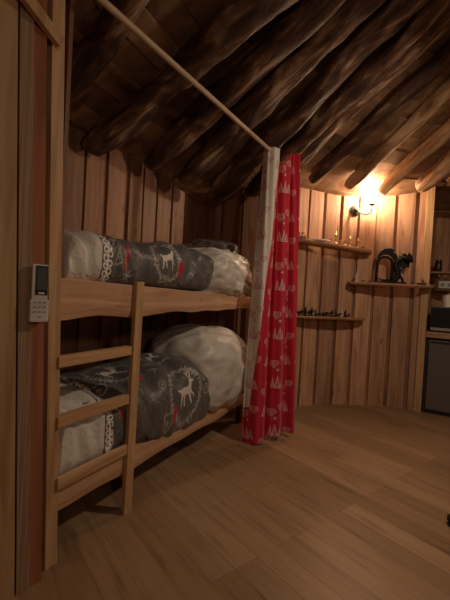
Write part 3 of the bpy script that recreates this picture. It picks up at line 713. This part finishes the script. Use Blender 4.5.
# ------------------------------------------------------------ kitchen nook
f0 = at_h(421, 412.5, 0); f1 = at_h(450, 418, 0); f0.z = f1.z = 0; ft = (f1-f0).normalized(); fnb = Vector((-ft.y, ft.x, 0))
if fnb.dot(Vector((CX, CY, 0))-f0) > 0: fnb = -fnb
fa = math.atan2(ft.y, ft.x)
ztopf = at_line(426, 337, f0, f1).z; zc = at_line(428, 331.5, f0, f1).z
fr = empty('fridge', f0 + fnb*.0, 'low grey fronted fridge with black cabinet under the nook counter', 'fridge', rz=fa)
sg = 1
def lb(name, x0, x1, y0, y1, z0, z1, mat, par, bev=.004):
    return MB().box(((x0+x1)/2, (y0+y1)/2, (z0+z1)/2), (abs(x1-x0), abs(y1-y0), z1-z0), None, bev).build(name, M[mat], par)
lb('cabinet', .0, .54, .03, .40, .012, ztopf-.004, 'dark', fr)
fd = lb('door', .035, .535, .0, .028, .05, ztopf-.03, 'fridge', fr)
lb('handle', .05, .53, -.014, -.001, ztopf-.055, ztopf-.035, 'dark', fd)
for x in (.04, .5): MB().lathe([(.02, 0), (.02, .013)], (x, .06, 0), 12).build('foot', M['dark'], fr)
ct = empty('counter', f0, 'wooden counter top over the fridge in the nook', 'counter', rz=fa)
lb('worktop', -.0, 1.5, -.02, .42, ztopf+.001, zc, 'counter', ct)
lb('support', .56, .60, .0, .40, 0, ztopf, 'wall_in', ct)
lb('support', 1.44, 1.48, .0, .40, 0, ztopf, 'wall_in', ct)
mw = empty('microwave', (f0.x, f0.y, zc), 'black microwave oven standing on the nook counter', 'microwave', rz=fa)
zt = at_line(430, 306, f0, f1).z - zc
lb('case', .03, .50, .03, .38, .012, zt, 'dark', mw, .008)
lb('door', .045, .40, .018, .030, .05, zt-.02, 'black', mw, .004)
lb('control_panel', .405, .49, .018, .030, .03, zt-.02, 'button', mw, .003)
lb('lower_strip', .035, .40, .018, .030, .018, .048, 'button', mw, .002)
for x, y in ((.06, .06), (.46, .06), (.06, .34), (.46, .34)): MB().lathe([(.012, 0), (.012, .0125)], (x, y, 0), 10).build('foot', M['dark'], mw)
# nook shelf and jars, placed on the nook wall
nq = f0 + fnb*.30
sp = at_line(433, 271.5, nq, nq+ft)
s = empty('nook_shelf', (sp.x, sp.y, sp.z), 'small wooden shelf in the nook above the microwave', 'shelf', rz=fa)
lb('board', -.02, .62, -.02, .20, -.022, 0, 'shelf', s); lb('bracket', .08, .10, .06, .16, -.10, -.022, 'shelf', s); lb('bracket', .48, .50, .06, .16, -.10, -.022, 'shelf', s)
j = empty('jar', Vector((sp.x, sp.y, sp.z)) + ft*.05 + fnb*.05, 'dark jar with metal lid on the nook shelf', 'jar')
MB().lathe([(.035, 0), (.038, .01), (.038, .10), (.03, .115)], n=18).build('body', M['dark'], j, smooth=True); MB().lathe([(.034, .115), (.034, .14), (.001, .142)], n=18).build('lid', M['darkmetal'], j)
wq = f0 + fnb*.36
kp = at_line(446, 285, wq, wq+ft)
k = empty('wall_socket', kp, 'white double socket on the nook wall below the shelf', 'socket', rz=fa)
lb('plate', -.075, .075, -.012, 0, -.04, .045, 'white', k, .006)
for x in (-.035, .035): MB().lathe([(.022, 0), (.018, .004), (.017, .001)], (x, -.0125, 0), 14, M90).build('outlet', M['button'], k)
lb('backing', -.11, .11, .0, .012, -.07, .07, 'wall_in', k)
kt = at_line(447, 308, f0+fnb*.15, f0+fnb*.15+ft)
kr = empty('paper_roll', (kt.x+.01, kt.y, zc+zt), 'pale kitchen roll standing on the microwave', 'kitchen roll')
MB().lathe([(.02, 0), (.058, 0), (.058, .13), (.02, .13)], n=24).build('roll', M['cream'], kr, smooth=False); MB().lathe([(.018, 0), (.018, .15), (.001, .155)], n=12).build('holder', M['counter'], kr)

# slipper at the right edge
sp = at_h(452, 524, 0); sl = empty('slipper', (sp.x+.05, sp.y, 0), 'dark felt slipper on the floor at the right edge', 'slipper', rz=.35)
MB().lathe([(.085, 0), (.092, .006), (.09, .014), (.08, .016)], n=24, M=Matrix.Diagonal((1.0, .48, 1, 1))).build('sole', M['dark'], sl)
bulge('upper', M['slipper'], (-.03, 0, .036), (.055, .036, .024), 3, sl, amp=.004)

# ------------------------------------------------------------ lights
def area(name, loc, tgt, size, power, colr):
    l = bpy.data.lights.new(name, 'AREA'); l.shape = 'DISK'; l.size = size; l.energy = power; l.color = colr
    o = bpy.data.objects.new(name, l); col.objects.link(o); o.location = loc; o.rotation_euler = (Vector(tgt)-Vector(loc)).to_track_quat('-Z', 'Y').to_euler(); return o
area('room_lamp', (1.55, 1.75, 2.55), (.9, 2.7, .2), .14, 17, (1, .79, .60))
area('partition_fill', (1.1, -1.2, 2.0), (-.5, 1.6, 1.0), .2, 7, (1, .76, .55))  # unseen fill light added to brighten the partition and bunk post
w = bpy.data.worlds.new('World'); bpy.context.scene.world = w; w.use_nodes = True; w.node_tree.nodes['Background'].inputs[0].default_value = (.02, .015, .012, 1)

cam = bpy.data.cameras.new('camera'); co = bpy.data.objects.new('camera', cam); col.objects.link(co)
cam.sensor_fit = 'VERTICAL'; cam.sensor_height = 36; cam.lens = FPX/600*36; cam.clip_start = .02
co.matrix_world = Matrix(((Xc.x, Yc.x, -Fv.x, O.x), (Xc.y, Yc.y, -Fv.y, O.y), (Xc.z, Yc.z, -Fv.z, O.z), (0, 0, 0, 1)))
sc = bpy.context.scene; sc.camera = co
sc.view_settings.view_transform = 'Standard'; sc.view_settings.look = 'None'; sc.view_settings.gamma = 1; sc.view_settings.exposure = .08
